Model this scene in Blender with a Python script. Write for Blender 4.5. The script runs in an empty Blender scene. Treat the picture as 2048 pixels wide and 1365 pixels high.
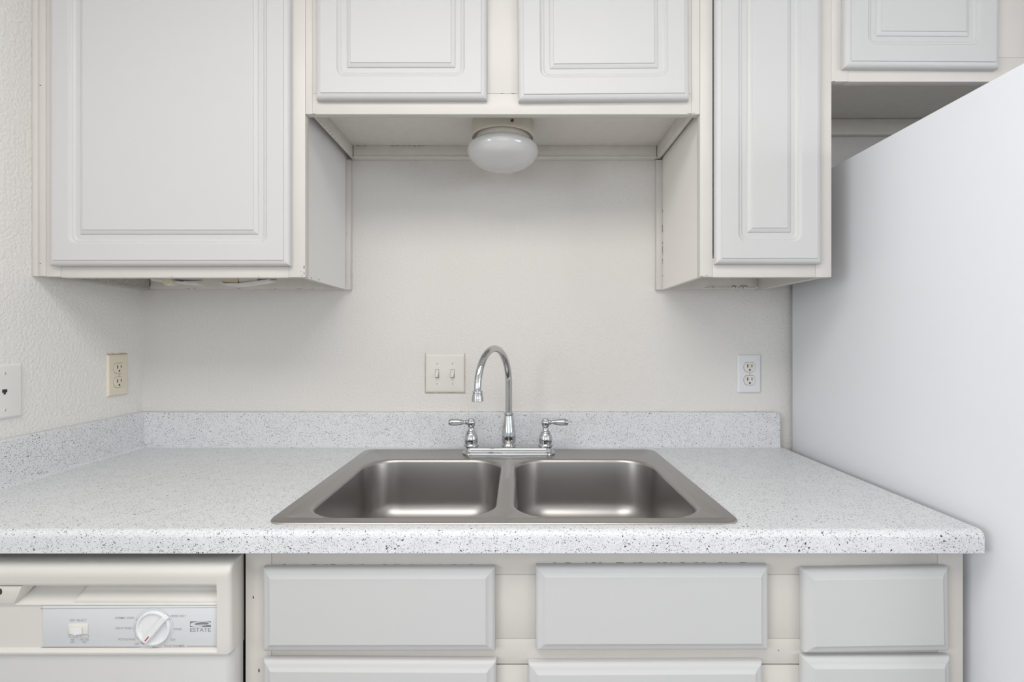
import bpy, bmesh, math, random
from mathutils import Vector, Matrix
random.seed(7)
S = bpy.context.scene
C = S.collection
PI = math.pi

# ------------------------------------------------------------------ camera, world, lights, exposure
FPX = 982.0                       # focal length in pixels of a 2048 wide frame
DIST = 1.466                      # camera to sink wall
EYE = 1.234
cam_d = bpy.data.cameras.new('camera'); cam = bpy.data.objects.new('camera', cam_d); C.objects.link(cam)
cam.location = (0, -DIST, EYE); cam.rotation_euler = (PI/2, 0, 0)
cam_d.sensor_width = 36; cam_d.lens = FPX/2048*36
cam_d.shift_x = -12/2048; cam_d.shift_y = -4.5/2048
cam_d.clip_start = .01
S.camera = cam
S.view_settings.view_transform = 'Standard'; S.view_settings.look = 'None'
S.view_settings.exposure = -0.11; S.view_settings.gamma = 1.0; S.view_settings.use_curve_mapping = False

w = bpy.data.worlds.new('world'); S.world = w; w.use_nodes = True
w.node_tree.nodes['Background'].inputs[0].default_value = (.75, .86, 1, 1)
w.node_tree.nodes['Background'].inputs[1].default_value = 1.0

def area(name, loc, rot, sx, sy, power, col):
    l = bpy.data.lights.new(name, 'AREA'); l.shape = 'RECTANGLE'; l.size = sx; l.size_y = sy
    l.energy = power; l.color = col
    o = bpy.data.objects.new(name, l); C.objects.link(o); o.location = loc; o.rotation_euler = rot
    return o
area('window_daylight', (.2, -4.72, 1.68), (PI/2, 0, 0), 3.0, 1.3, 13, (.94, .97, 1))
area('left_fill_light', (-3.30, -3.45, 1.62), (0, -PI/2, 0), 1.1, 2.2, 86, (.93, .965, 1))  # unseen fill light, added on the left to brighten the fridge side
area('right_fill_light', (3.50, -3.40, 1.62), (0, PI/2, 0), 1.1, 2.2, 54, (.97, .98, 1))  # unseen fill light, added on the right to lift the left wall
area('ceiling_lamp_light', (-.25, -1.50, 2.36), (0, 0, 0), 1.5, .8, 23, (1, .965, .92))

# ------------------------------------------------------------------ materials
def mat(name, col, rough=.5, metal=0, bump=None, coat=0, var=None, spec=.5):
    m = bpy.data.materials.new(name); m.use_nodes = True
    nt = m.node_tree; b = nt.nodes['Principled BSDF']
    b.inputs['Base Color'].default_value = (*col, 1)
    b.inputs['Roughness'].default_value = rough; b.inputs['Metallic'].default_value = metal
    b.inputs['Coat Weight'].default_value = coat; b.inputs['Coat Roughness'].default_value = .15
    b.inputs['Specular IOR Level'].default_value = spec
    tc = nt.nodes.new('ShaderNodeTexCoord')
    if bump:
        sc, st, dist = bump[:3]; det = bump[3] if len(bump) > 3 else 2
        n = nt.nodes.new('ShaderNodeTexNoise'); n.inputs['Scale'].default_value = sc; n.inputs['Detail'].default_value = det
        src = tc.outputs['Object']
        if len(bump) > 4:
            mp = nt.nodes.new('ShaderNodeMapping'); mp.inputs['Scale'].default_value = bump[4]
            nt.links.new(src, mp.inputs[0]); src = mp.outputs[0]
        nt.links.new(src, n.inputs['Vector'])
        bp = nt.nodes.new('ShaderNodeBump'); bp.inputs['Strength'].default_value = st; bp.inputs['Distance'].default_value = dist
        nt.links.new(n.outputs['Fac'], bp.inputs['Height']); nt.links.new(bp.outputs[0], b.inputs['Normal'])
    if var:
        sc, amt = var
        n = nt.nodes.new('ShaderNodeTexNoise'); n.inputs['Scale'].default_value = sc; n.inputs['Detail'].default_value = 3
        nt.links.new(tc.outputs['Object'], n.inputs['Vector'])
        r = nt.nodes.new('ShaderNodeValToRGB')
        r.color_ramp.elements[0].position = .3; r.color_ramp.elements[1].position = .7
        r.color_ramp.elements[0].color = (*[c*(1-amt) for c in col], 1); r.color_ramp.elements[1].color = (*col, 1)
        nt.links.new(n.outputs['Fac'], r.inputs[0]); nt.links.new(r.outputs[0], b.inputs['Base Color'])
    return m

def counter_mat():
    m = bpy.data.materials.new('speckled_laminate'); m.use_nodes = True
    nt = m.node_tree; b = nt.nodes['Principled BSDF']; L = nt.links.new
    b.inputs['Roughness'].default_value = .33; b.inputs['Specular IOR Level'].default_value = .45
    tc = nt.nodes.new('ShaderNodeTexCoord')
    def specks(scale, thr, rad, seed):
        mp = nt.nodes.new('ShaderNodeMapping'); mp.inputs['Location'].default_value = (seed, seed*.7, seed*.3)
        L(tc.outputs['Object'], mp.inputs[0])
        nz = nt.nodes.new('ShaderNodeTexNoise'); nz.inputs['Scale'].default_value = scale*1.2; nz.inputs['Detail'].default_value = 1
        L(mp.outputs[0], nz.inputs['Vector'])
        ms = nt.nodes.new('ShaderNodeVectorMath'); ms.operation = 'MULTIPLY_ADD'
        ms.inputs[1].default_value = (1.2/scale,)*3; L(nz.outputs['Color'], ms.inputs[0]); L(mp.outputs[0], ms.inputs[2])
        v = nt.nodes.new('ShaderNodeTexVoronoi'); v.inputs['Scale'].default_value = scale
        L(ms.outputs[0], v.inputs['Vector'])
        sp = nt.nodes.new('ShaderNodeSeparateColor'); L(v.outputs['Color'], sp.inputs[0])
        cl = nt.nodes.new('ShaderNodeTexNoise'); cl.inputs['Scale'].default_value = 34; cl.inputs['Detail'].default_value = 2
        L(mp.outputs[0], cl.inputs['Vector'])
        ad = nt.nodes.new('ShaderNodeMath'); ad.operation = 'MULTIPLY_ADD'; ad.inputs[1].default_value = thr*3.6; ad.inputs[2].default_value = -thr*.8
        L(cl.outputs['Fac'], ad.inputs[0])
        lt = nt.nodes.new('ShaderNodeMath'); lt.operation = 'LESS_THAN'; L(sp.outputs[0], lt.inputs[0]); L(ad.outputs[0], lt.inputs[1])
        # radius varies from speck to speck
        rr = nt.nodes.new('ShaderNodeMath'); rr.operation = 'MULTIPLY_ADD'; rr.inputs[1].default_value = rad; rr.inputs[2].default_value = rad*.35
        L(sp.outputs[1], rr.inputs[0])
        dl = nt.nodes.new('ShaderNodeMath'); dl.operation = 'LESS_THAN'; L(v.outputs['Distance'], dl.inputs[0]); L(rr.outputs[0], dl.inputs[1])
        mu = nt.nodes.new('ShaderNodeMath'); mu.operation = 'MULTIPLY'; L(lt.outputs[0], mu.inputs[0]); L(dl.outputs[0], mu.inputs[1])
        return mu.outputs[0]
    base = nt.nodes.new('ShaderNodeTexNoise'); base.inputs['Scale'].default_value = 420; base.inputs['Detail'].default_value = 2
    L(tc.outputs['Object'], base.inputs['Vector'])
    r = nt.nodes.new('ShaderNodeValToRGB'); r.color_ramp.elements[0].position = .35; r.color_ramp.elements[1].position = .62
    r.color_ramp.elements[0].color = (.615, .63, .65, 1); r.color_ramp.elements[1].color = (.715, .727, .745, 1)
    L(base.outputs['Fac'], r.inputs[0])
    cur = r.outputs[0]
    for fac, col in ((specks(760, .24, .50, 3.1), (.40, .41, .43)), (specks(620, .11, .50, 9.4), (.12, .125, .14)), (specks(300, .040, .36, 5.7), (.03, .033, .04))):
        mx = nt.nodes.new('ShaderNodeMix'); mx.data_type = 'RGBA'
        L(fac, mx.inputs[0]); L(cur, mx.inputs[6]); mx.inputs[7].default_value = (*col, 1)
        cur = mx.outputs[2]
    L(cur, b.inputs['Base Color'])
    return m

M = {
 'wall':   mat('wall_paint', (.73, .712, .683), .75, bump=(140, .65, .0030, 2), spec=.3),
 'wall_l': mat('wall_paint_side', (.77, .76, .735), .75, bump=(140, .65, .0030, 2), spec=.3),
 'wall_f': mat('wall_paint_opposite', (.45, .43, .40), .75, bump=(150, .5, .002, 3)),
 'ceil':   mat('ceiling_paint', (.87, .865, .85), .8, bump=(90, .5, .002)),
 'floor':  mat('floor_vinyl', (.46, .435, .41), .45, var=(14, .25)),
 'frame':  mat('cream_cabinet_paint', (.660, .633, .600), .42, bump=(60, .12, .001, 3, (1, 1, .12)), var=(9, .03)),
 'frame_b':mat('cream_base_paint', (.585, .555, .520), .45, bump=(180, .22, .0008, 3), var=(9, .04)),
 'side':   mat('cabinet_side_paint', (.76, .76, .75), .5, bump=(70, .1, .001)),
 'side_lit':  mat('lit_cream_side_paint', (.83, .80, .76), .5, bump=(70, .1, .001)),  # frame paint made lighter; light from the left is put into the colour
 'under':  mat('cabinet_underside_paint', (.77, .745, .70), .55, bump=(60, .2, .001), var=(40, .05)),
 'partcl': mat('bare_particle_board', (.62, .60, .56), .8, var=(320, .5)),
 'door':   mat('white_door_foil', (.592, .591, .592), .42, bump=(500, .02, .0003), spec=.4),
 'drawer': mat('shaded_white_foil', (.540, .540, .541), .42, bump=(500, .03, .0003), spec=.4),  # door foil with the dimmer light below the counter put into its colour
 'counter': counter_mat(),
 'fridge': mat('fridge_enamel', (.705, .717, .745), .42, bump=(900, .06, .0003), spec=.35),
 'steel':  mat('brushed_stainless', (.40, .385, .378), .36, 1, bump=(55, .10, .0003, 3, (1, 14, 14))),
 'steel_rim': mat('stainless_rim', (.43, .412, .40), .34, 1, bump=(55, .08, .0003, 3, (1, 14, 14))),
 'chrome': mat('chrome', (.56, .57, .585), .05, 1),
 'plate_i':mat('ivory_plastic', (.72, .665, .54), .35),
 'plate_w':mat('white_plate_plastic', (.74, .745, .76), .3),
 'plate_c':mat('cream_plate_plastic', (.72, .705, .66), .33),
 'caulk':  mat('yellowed_caulk', (.56, .46, .34), .7, var=(60, .35)),
 'plate_p': mat('off_white_plate_plastic', (.76, .755, .735), .35),
 'dark':   mat('dark_slot', (.03, .027, .024), .6),
 'line':   mat('outline_shadow_gap', (.16, .14, .12), .7),
 'wood':   mat('exposed_brown_wood', (.10, .06, .04), .8),
 'opal':   mat('opal_glass', (.62, .62, .615), .12, coat=.6),
 'porcel': mat('cream_lamp_enamel', (.66, .62, .54), .4),
 'dw':     mat('dishwasher_plastic', (.66, .642, .61), .30, spec=.45),
 'dwdoor': mat('dishwasher_door_enamel', (.60, .60, .60), .35),
 'panel':  mat('control_panel_foil', (.655, .667, .69), .3, spec=.4),
 'print':  mat('grey_print', (.20, .205, .215), .5),
 'print_l':mat('light_grey_print', (.34, .34, .35), .5),
 'red':    mat('red_pointer_mark', (.42, .03, .04), .5),
 'knob':   mat('white_knob_plastic', (.78, .785, .80), .28),
 'bracket':mat('aged_white_plastic', (.76, .75, .72), .35),
 'bracket_y':mat('yellowed_plastic', (.70, .64, .50), .45),
 'bracket_g':mat('grey_plastic', (.50, .50, .52), .4),
 'metal':  mat('dull_screw_metal', (.35, .33, .30), .4, 1),
 'rubber': mat('black_rubber', (.03, .03, .03), .7),
 'frost':  mat('lamp_diffuser', (.85, .84, .80), .4),
}

# ------------------------------------------------------------------ geometry helpers
class MB:
    def __init__(s): s.bm = bmesh.new(); s.cur = 0
    def add(s, verts, faces, mi=None):
        vs = [s.bm.verts.new(v) for v in verts]
        out = []
        for f in faces:
            try:
                fc = s.bm.faces.new([vs[i] for i in f]); fc.material_index = s.cur if mi is None else mi; out.append(fc)
            except ValueError: pass
        return vs, out
    def box(s, x0, x1, y0, y1, z0, z1, bev=0, seg=2, mi=None, rot=0):
        t = bmesh.new()
        vs = [t.verts.new((x, y, z)) for x in (x0, x1) for y in (y0, y1) for z in (z0, z1)]
        for f in ((0,1,3,2), (4,6,7,5), (0,4,5,1), (2,3,7,6), (0,2,6,4), (1,5,7,3)): t.faces.new([vs[i] for i in f])
        if bev: bmesh.ops.bevel(t, geom=list(t.edges), offset=bev, segments=seg, affect='EDGES', profile=.5)
        if rot:
            bmesh.ops.rotate(t, verts=t.verts, cent=((x0+x1)/2, (y0+y1)/2, (z0+z1)/2), matrix=Matrix.Rotation(rot, 3, 'Y'))
        s.merge(t, mi)
        return s
    def merge(s, t, mi=None):
        t.verts.index_update()
        s.add([v.co.copy() for v in t.verts], [[v.index for v in f.verts] for f in t.faces], mi)
        t.free()
    def loft(s, rings, cap0=False, cap1=False, closed=True, mi=None):
        n = len(rings[0]); V = [p for r in rings for p in r]; F = []
        for k in range(len(rings)-1):
            for i in range(n if closed else n-1):
                j = (i+1) % n
                F.append((k*n+i, k*n+j, (k+1)*n+j, (k+1)*n+i))
        if cap0: F.append(tuple(reversed(range(n))))
        if cap1: F.append(tuple((len(rings)-1)*n+i for i in range(n)))
        s.add(V, F, mi); return s
    def lathe(s, prof, c=(0,0,0), seg=40, axis='Z', mi=None, cap=True):
        rings = []
        for r, z in prof:
            r = max(r, 1e-5)
            ring = []
            for i in range(seg):
                a = 2*PI*i/seg
                p = (r*math.cos(a), r*math.sin(a), z)
                if axis == 'Y': p = (p[0], -p[2], p[1])      # profile height runs towards the viewer
                if axis == 'X': p = (p[2], p[1], p[0])
                ring.append((p[0]+c[0], p[1]+c[1], p[2]+c[2]))
            rings.append(ring)
        return s.loft(rings, cap, cap, mi=mi)
    def tube(s, path, rad, seg=24, mi=None):
        P = [Vector(p) for p in path]; n = len(P)
        if not hasattr(rad, '__len__'): rad = [rad]*n
        rings = []; up = None
        for i in range(n):
            t = (P[min(i+1, n-1)]-P[max(i-1, 0)]).normalized()
            if up is None:
                up = Vector((0, 0, 1)) if abs(t.z) < .9 else Vector((1, 0, 0))
            u = (up - t*up.dot(t)).normalized(); up = u; v = t.cross(u)
            rings.append([tuple(P[i]+rad[i]*(math.cos(2*PI*k/seg)*u+math.sin(2*PI*k/seg)*v)) for k in range(seg)])
        return s.loft(rings, True, True, mi=mi)
    def prism(s, prof, x0, x1, mi=None):      # prof: list of (y, z), extruded along x
        return s.loft([[(x0, y, z) for y, z in prof], [(x1, y, z) for y, z in prof]], True, True, mi=mi)
    def build(s, name, mats, parent=None, loc=None, angle=35):
        bm = s.bm
        bmesh.ops.recalc_face_normals(bm, faces=bm.faces)
        me = bpy.data.meshes.new(name); bm.to_mesh(me); bm.free()
        if not isinstance(mats, (list, tuple)): mats = [mats]
        for m in mats: me.materials.append(m)
        for p in me.polygons: p.use_smooth = True
        me.set_sharp_from_angle(angle=math.radians(angle))
        o = bpy.data.objects.new(name, me); C.objects.link(o)
        if parent: o.parent = parent
        if loc: o.location = loc
        return o

def weighted(o):
    w_ = o.modifiers.new('weighted_normal', 'WEIGHTED_NORMAL'); w_.keep_sharp = True; w_.weight = 100
    return o
def thing(name, label, cat, loc=(0,0,0), rz=0, group=None):
    o = bpy.data.objects.new(name, None); C.objects.link(o); o.empty_display_size = .05
    o.location = loc; o.rotation_euler = (0, 0, rz); o['label'] = label; o['category'] = cat
    if group: o['group'] = group
    return o
def struct(name, mb, m):
    o = mb.build(name, m); o['kind'] = 'structure'; return o
def BOX(*a, **k): return MB().box(*a, **k)

def rrect(x0, x1, z0, z1, r, n=6):
    """points of a rounded rectangle, anticlockwise; r may be tiny for mitred corners"""
    r = max(r, 1e-4); pts = []
    for cx, cz, a0 in ((x1-r, z1-r, 0), (x0+r, z1-r, PI/2), (x0+r, z0+r, PI), (x1-r, z0+r, 1.5*PI)):
        for i in range(n+1):
            a = a0+PI/2*i/n; pts.append((cx+r*math.cos(a), cz+r*math.sin(a)))
    return pts

def profile_panel(x0, x1, z0, z1, yback, steps, mb=None):
    """a moulded front: steps = (inset, height towards the viewer, corner radius)"""
    mb = mb or MB(); rings = []
    for ins, h, r in steps:
        rings.append([(x, yback-h, z) for x, z in rrect(x0+ins, x1-ins, z0+ins, z1-ins, r)])
    return mb.loft(rings, True, True)

DOOR = [(0, 0, .001), (0, .008, .001), (.0008, .0105, .001), (.0025, .0130, .001), (.0055, .0152, .001), (.0095, .0164, .001),
        (.0118, .0166, .001), (.0124, .0186, .001), (.0135, .0190, .001),
        (.049, .0190, .020), (.0505, .0178, .0185), (.0525, .0150, .017), (.0545, .0142, .015), (.0565, .0146, .014), (.0585, .0132, .012), (.061, .0120, .010),
        (.0715, .0120, .001), (.0725, .0140, .001), (.0755, .0158, .001), (.0800, .0168, .001), (.0812, .0186, .001), (.0822, .0190, .001)]
DRAWER = [(0, 0, .001), (0, .0075, .001), (.0012, .0105, .001), (.0035, .0130, .001), (.0060, .0142, .001), (.0095, .0150, .001), (.0118, .0160, .001),
          (.0150, .0184, .001), (.0162, .0190, .001)]

def rot_about(o, cx, cz, deg):
    """hang a front slightly out of level about its own centre (mesh data in cabinet space)"""
    R = Matrix.Translation((cx, 0, cz)) @ Matrix.Rotation(math.radians(deg), 4, 'Y') @ Matrix.Translation((-cx, 0, -cz))
    o.data.transform(R); return o
def chips(mb, spots, y, mi=1, face='Y'):
    """small knocks where the paint has come off; a spot is (x, z, w, h) on a face looking at the viewer"""
    for x, z, wd, ht in spots:
        n = 9; ring0 = []; ring1 = []
        for i in range(n):
            a = 2*PI*i/n; k = random.uniform(.6, 1.1)
            px, pz = x+wd/2*k*math.cos(a), z+ht/2*k*math.sin(a)
            if face == 'Y': ring0.append((px, y+.0005, pz)); ring1.append((px, y-.00025, pz))
            else: ring0.append((y-.0005*face, px, pz)); ring1.append((y+.00025*face, px, pz))
        mb.loft([ring0, ring1], True, True, mi=mi)

# ------------------------------------------------------------------ room: a kitchen bay open to a wider room behind
XL, XR, YB, YF, ZC = -1.121, 1.66, 0.0, -4.80, 2.44
RL, RR, YK = -3.40, 3.60, -1.35
struct('floor', BOX(RL-.1, RR+.1, YF-.1, .1, -.06, 0), M['floor'])
struct('ceiling', BOX(RL-.1, RR+.1, YF-.1, .1, ZC, ZC+.06), M['ceil'])
struct('wall_back', BOX(XL-.1, XR+.1, 0, .1, 0, ZC), M['wall'])
struct('wall_left', BOX(XL-.1, XL, YK, 0, 0, ZC), M['wall_l'])
struct('wall_right', BOX(XR, XR+.1, -.90, 0, 0, ZC), M['wall'])
struct('wall_side_left', BOX(RL, XL-.1, YK, YK+.1, 0, ZC), M['wall'])
struct('wall_side_right', BOX(XR+.1, RR, -.90, -.80, 0, ZC), M['wall'])
def window_wall(nm, wn, fixed, a0, a1, w0, w1, z0, z1, m, along):
    mb, fr = MB(), MB()
    def b(mbx, p0, p1, q0, q1, zz0, zz1, bev=0):
        if along == 'X': mbx.box(p0, p1, q0, q1, zz0, zz1, bev)
        else: mbx.box(q0, q1, p0, p1, zz0, zz1, bev)
    lo_, hi_ = fixed
    b(mb, a0, w0, lo_, hi_, 0, ZC); b(mb, w1, a1, lo_, hi_, 0, ZC); b(mb, w0, w1, lo_, hi_, 0, z0); b(mb, w0, w1, lo_, hi_, z1, ZC)
    k0, k1 = lo_+.025, hi_-.025
    for k in (w0, (w0+w1)/2-.025, w1-.05): b(fr, k, k+.05, k0, k1, z0, z1, .004)
    for k in (z0, z1-.05): b(fr, w0+.05, w1-.05, k0+.002, k1-.002, k, k+.05, .004)
    struct(nm, mb, m); struct(wn, fr, M['plate_w'])
window_wall('wall_front', 'window_1', (YF-.1, YF), RL, RR, -1.45, 1.85, .68, 2.22, M['wall_f'], 'X')
window_wall('wall_far_left', 'added_window_left', (RL-.1, RL), YF, YK+.1, -4.62, -2.22, .68, 2.22, M['wall_f'], 'Y')  # unseen window opening added to go with the left fill light
window_wall('wall_far_right', 'added_window_right', (RR, RR+.1), YF, -.80, -4.62, -2.22, .68, 2.22, M['wall_f'], 'Y')  # opening out of view, added to go with the right fill light
struct('wall_soffit', BOX(XL, XR, -.325, 0, 2.145, ZC), M['wall'])

# ------------------------------------------------------------------ wall cabinets
YU = -.331                         # front of the face frames
YUi = YU+.019
ZT = 2.14
def upper_cabinet(label, x0, x1, z0, fillers):
    return thing('wall_cabinet', label, 'cabinet', ((x0+x1)/2, -.16, z0))

def P(t, mb, name, m, **k):        # part given in room space, parented under a thing whose base sits elsewhere
    o = mb.build(name, m, t, **k)
    o.matrix_parent_inverse = (Matrix.Translation(t.location) @ Matrix.Rotation(t.rotation_euler.z, 4, 'Z')).inverted()
    return o
def PF(t, kind, x0, x1, z0, z1, yb, m, name, tilt=0):
    mb = profile_panel(x0, x1, z0, z1, yb, kind)
    o = weighted(P(t, mb, name, m, angle=22))
    if tilt: rot_about(o, (x0+x1)/2, (z0+z1)/2, tilt)
    return o
G = .0003                           # paint seam between frame members

# --- left cabinet
t = thing('wall_cabinet', 'tall white wall cabinet with one wide raised-panel door, against the left wall', 'cabinet', (-.807, -.16, 1.38))
f = MB()
f.box(-1.1205, -1.1075, YU-.0035, YUi, 1.378, ZT, .0012)
f.box(-1.1075, -1.0915, YU, YUi, 1.379, ZT, .0006)
f.box(-1.0910, -1.0575, YU+.0005, YUi, 1.378, ZT, .0005)
f.box(-1.0570, -.5310, YU+.0008, YUi, 1.3755, 1.418, .0006)
f.box(-.5307, -.4920, YU, YUi, 1.3765, ZT, .0008)
f.box(-1.0570, -.5310, YU+.0008, YUi, 2.09, ZT, .0006)
chips(f, [(-1.104, 1.408, .005, .002), (-1.104, 1.8205, .005, .003), (-.4945, 1.399, .0022, .011), (-.4945, 1.385, .002, .007), (-.502, 1.389, .002, .002), (-.4990, 1.3795, .004, .0012),
          (-.60, 1.3775, .003, .001), (-.80, 1.3775, .004, .001)], YU)
P(t, f, 'face_frame', [M['frame'], M['wood']])
s_ = MB().box(-.5185, -.5075, YUi, -.0005, 1.380, ZT)
chips(s_, [(-.26, 1.3835, .006, .003), (-.215, 1.3845, .005, .004), (-.02, 1.45, .002, .003)], -.5075, mi=1, face=1)
P(t, s_, 'side_panel', [M['side'], M['wood']])
P(t, MB().box(-1.1205, -1.105, YUi, -.0005, 1.3785, ZT), 'side_panel', M['frame'])
sc = MB().box(-.5075, -.4945, -.0195, -.0005, 1.379, 1.7625, .0012)
chips(sc, [(-.505, 1.545, .002, .003), (-.5055, 1.42, .0015, .0025)], -.0195)
P(t, sc, 'scribe_moulding', [M['frame'], M['wood']])
P(t, MB().box(-1.105, -.5185, YUi, -.0005, 1.419, 1.431), 'bottom_panel', M['under'])
cl = MB().box(-1.085, -.5185, -.0195, -.0005, 1.381, 1.419, .0008)
chips(cl, [(-1.0835, 1.398, .0025, .03)] + [(random.uniform(-1.0, -.55), 1.3815, .008, .0012) for _ in range(9)], -.0195)
P(t, cl, 'back_cleat', [M['under'], M['wood']])
P(t, MB().box(-1.105, -1.086, YUi, -.0005, 1.381, 1.419), 'side_cleat', M['partcl'])['label'] = 'unpainted speckled cleat'
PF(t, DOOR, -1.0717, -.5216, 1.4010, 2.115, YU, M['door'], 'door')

# --- cabinet over the sink
t = thing('wall_cabinet', 'short white wall cabinet with two doors, directly above the sink lamp', 'cabinet', (-.035, -.16, 1.754))
f = MB()
f.box(-.4915, -.4755, YU+.0002, YUi, 1.754, ZT, .0004)
f.box(-.4753, .4005, YU+.0005, YUi, 1.7535, 1.8010, .0006)
f.box(-.4753, -.4400, YU+.0005, YUi, 1.8014, ZT, .0004)
f.box(-.0900, .0200, YU+.0005, YUi, 1.8014, ZT, .0004)
f.box(.3700, .4005, YU+.0005, YUi, 1.8014, ZT, .0004)
f.box(.4008, .4203, YU+.0002, YUi, 1.7535, ZT, .0004)
f.box(-.44, -.09, YU+.0005, YUi, 2.10, ZT); f.box(.02, .37, YU+.0005, YUi, 2.10, ZT)
chips(f, [(-.036+random.uniform(-.006, .03), 1.8012, .006, .0006) for _ in range(4)] + [(-.4720, 1.7505+.0038, .010, .001), (.397, 1.755, .012, .0012), (.4065, 1.756, .006, .0012)], YU+.0002)
P(t, f, 'face_frame', [M['frame'], M['wood']])
bp = MB().box(-.4915, .4203, YUi, -.0005, 1.8035, 1.815)
P(t, bp, 'bottom_panel', M['under'])
bc = MB().box(-.4850, .4080, -.0195, -.0005, 1.7665, 1.8035, .0008)
bc.box(-.4850, .4080, -.0235, -.0195, 1.7665, 1.7715, .001)
chips(bc, [(x, 1.8025, random.uniform(.004, .012), .0016) for x in (-.47, -.45, -.37, -.355, -.335, -.32, -.305, -.29, -.28)], -.0195)
P(t, bc, 'back_cleat', [M['under'], M['wood']])
for x0, x1, d in ((-.4915, -.4865, 1), (.4095, .4203, -1)):
    sc = MB().box(x0, x1, YUi, -.0005, 1.7665, 1.8035, .0006)
    if d > 0: chips(sc, [(-.30+.02*i, 1.7675+random.uniform(0, .002), .006, .0018) for i in range(9)], x1, face=1)
    P(t, sc, 'side_cleat', [M['under'], M['wood']])
P(t, MB().box(-.4915, -.480, YUi, -.0005, 1.815, ZT), 'side_panel', M['side'])
P(t, MB().box(.409, .4203, YUi, -.0005, 1.815, ZT), 'side_panel', M['side'])
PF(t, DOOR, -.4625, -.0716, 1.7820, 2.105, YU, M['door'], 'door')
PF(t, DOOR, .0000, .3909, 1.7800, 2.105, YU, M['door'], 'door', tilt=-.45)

# --- narrow cabinet on the right
t = thing('wall_cabinet', 'narrow tall white wall cabinet with a slim door, between sink recess and fridge', 'cabinet', (.573, -.16, 1.38))
f = MB()
f.box(.4210, .4500, YU, YUi, 1.3775, ZT, .0006)
f.box(.4504, .6880, YU+.0006, YUi, 1.3765, 1.420, .0006)
f.box(.6884, .7245, YU, YUi, 1.3765, ZT, .0006)
f.box(.4504, .6880, YU+.0006, YUi, 2.09, ZT, .0006)
chips(f, [(.4245, 1.3785, .008, .0012), (.436, 1.3800, .007, .0012)], YU)
P(t, f, 'face_frame', [M['frame'], M['wood']])
s_ = MB().box(.4275, .4385, YUi, -.0005, 1.380, ZT)
P(t, s_, 'side_panel', M['side_lit'])
P(t, MB().box(.7060, .7245, YUi, -.0005, 1.3785, ZT), 'side_panel', M['frame'])
sc = MB().box(.4090, .4275, -.0155, -.0005, 1.379, 1.7635, .0012)
sc.box(.4255, .4275, -.0175, -.0155, 1.379, 1.7635, .0006)
chips(sc, [(.4262, 1.455+random.uniform(0, .16), .0014, random.uniform(.004, .016)) for _ in range(14)] + [(.4262, 1.42, .0018, .004)], -.0175)
P(t, sc, 'scribe_moulding', [M['frame'], M['wood']])
P(t, MB().box(.4385, .7060, YUi, -.0005, 1.419, 1.431), 'bottom_panel', M['under'])
cl = MB().box(.4385, .7055, -.0195, -.0005, 1.381, 1.419, .0008)
for i in range(14): cl.box(.55+i*.011, .565+i*.011, -.022, -.0195, 1.3815+random.uniform(-.001, .002), 1.385+random.uniform(0, .004), .0009)
chips(cl, [(.66+random.uniform(-.03, .04), 1.3895, .014, .0016) for _ in range(5)], -.022)
P(t, cl, 'back_cleat', [M['under'], M['wood']])
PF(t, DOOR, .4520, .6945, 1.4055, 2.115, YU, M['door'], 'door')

# --- cabinet over the fridge
t = thing('wall_cabinet', 'white wall cabinet hung high above the refrigerator, two raised-panel doors', 'cabinet', (1.19, -.16, 1.829))
f = MB()
f.box(.7249, .7640, YU+.0004, YUi, 1.8295, ZT, .0004)
f.box(.7643, 1.62, YU+.0006, YUi, 1.8290, 1.885, .0006)
f.box(.7643, 1.62, YU+.0006, YUi, 2.10, ZT)
f.box(1.0850, 1.1950, YU+.0006, YUi, 1.8854, 2.0996, .0004)
f.box(1.6203, 1.6595, YU+.0004, YUi, 1.8295, ZT, .0004)
chips(f, [(.7300, 1.8300, .006, .0016)], YU+.0004)
for x, z in ((.7502, 1.9968), (.7502, 1.9660), (.7525, 1.9110), (.7640, 1.8560)):
    f.lathe([(.0030, -.001), (.0030, .0006), (.0024, .0010), (.0015, .0002), (0, .0001)], c=(x, YU+.0004, z), seg=14, axis='Y', mi=0)
    f.lathe([(.0014, -.001), (.0013, .0004), (0, .0004)], c=(x+.0004, YU+.0004, z-.0002), seg=8, axis='Y', mi=2)
P(t, f, 'face_frame', [M['frame'], M['wood'], M['metal']])
P(t, MB().box(.7249, 1.6595, YUi, -.0005, 1.8835, 1.895), 'bottom_panel', M['under'])
cl = MB().box(.7249, 1.6595, -.0195, -.0005, 1.8365, 1.8827, .0012)
chips(cl, [(.806, 1.8825, .006, .003), (.84, 1.868, .0015, .0015), (.90, 1.865, .0015, .0015)], -.0195)
P(t, cl, 'back_cleat', [M['under'], M['wood']])
P(t, MB().box(1.648, 1.6595, YUi, -.0005, 1.895, ZT), 'side_panel', M['frame'])
P(t, MB().box(.7249, .7360, YUi, -.0005, 1.895, ZT), 'side_panel', M['frame'])
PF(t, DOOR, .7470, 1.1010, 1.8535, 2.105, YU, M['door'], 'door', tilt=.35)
PF(t, DOOR, 1.1800, 1.6350, 1.8535, 2.105, YU, M['door'], 'door')

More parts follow.
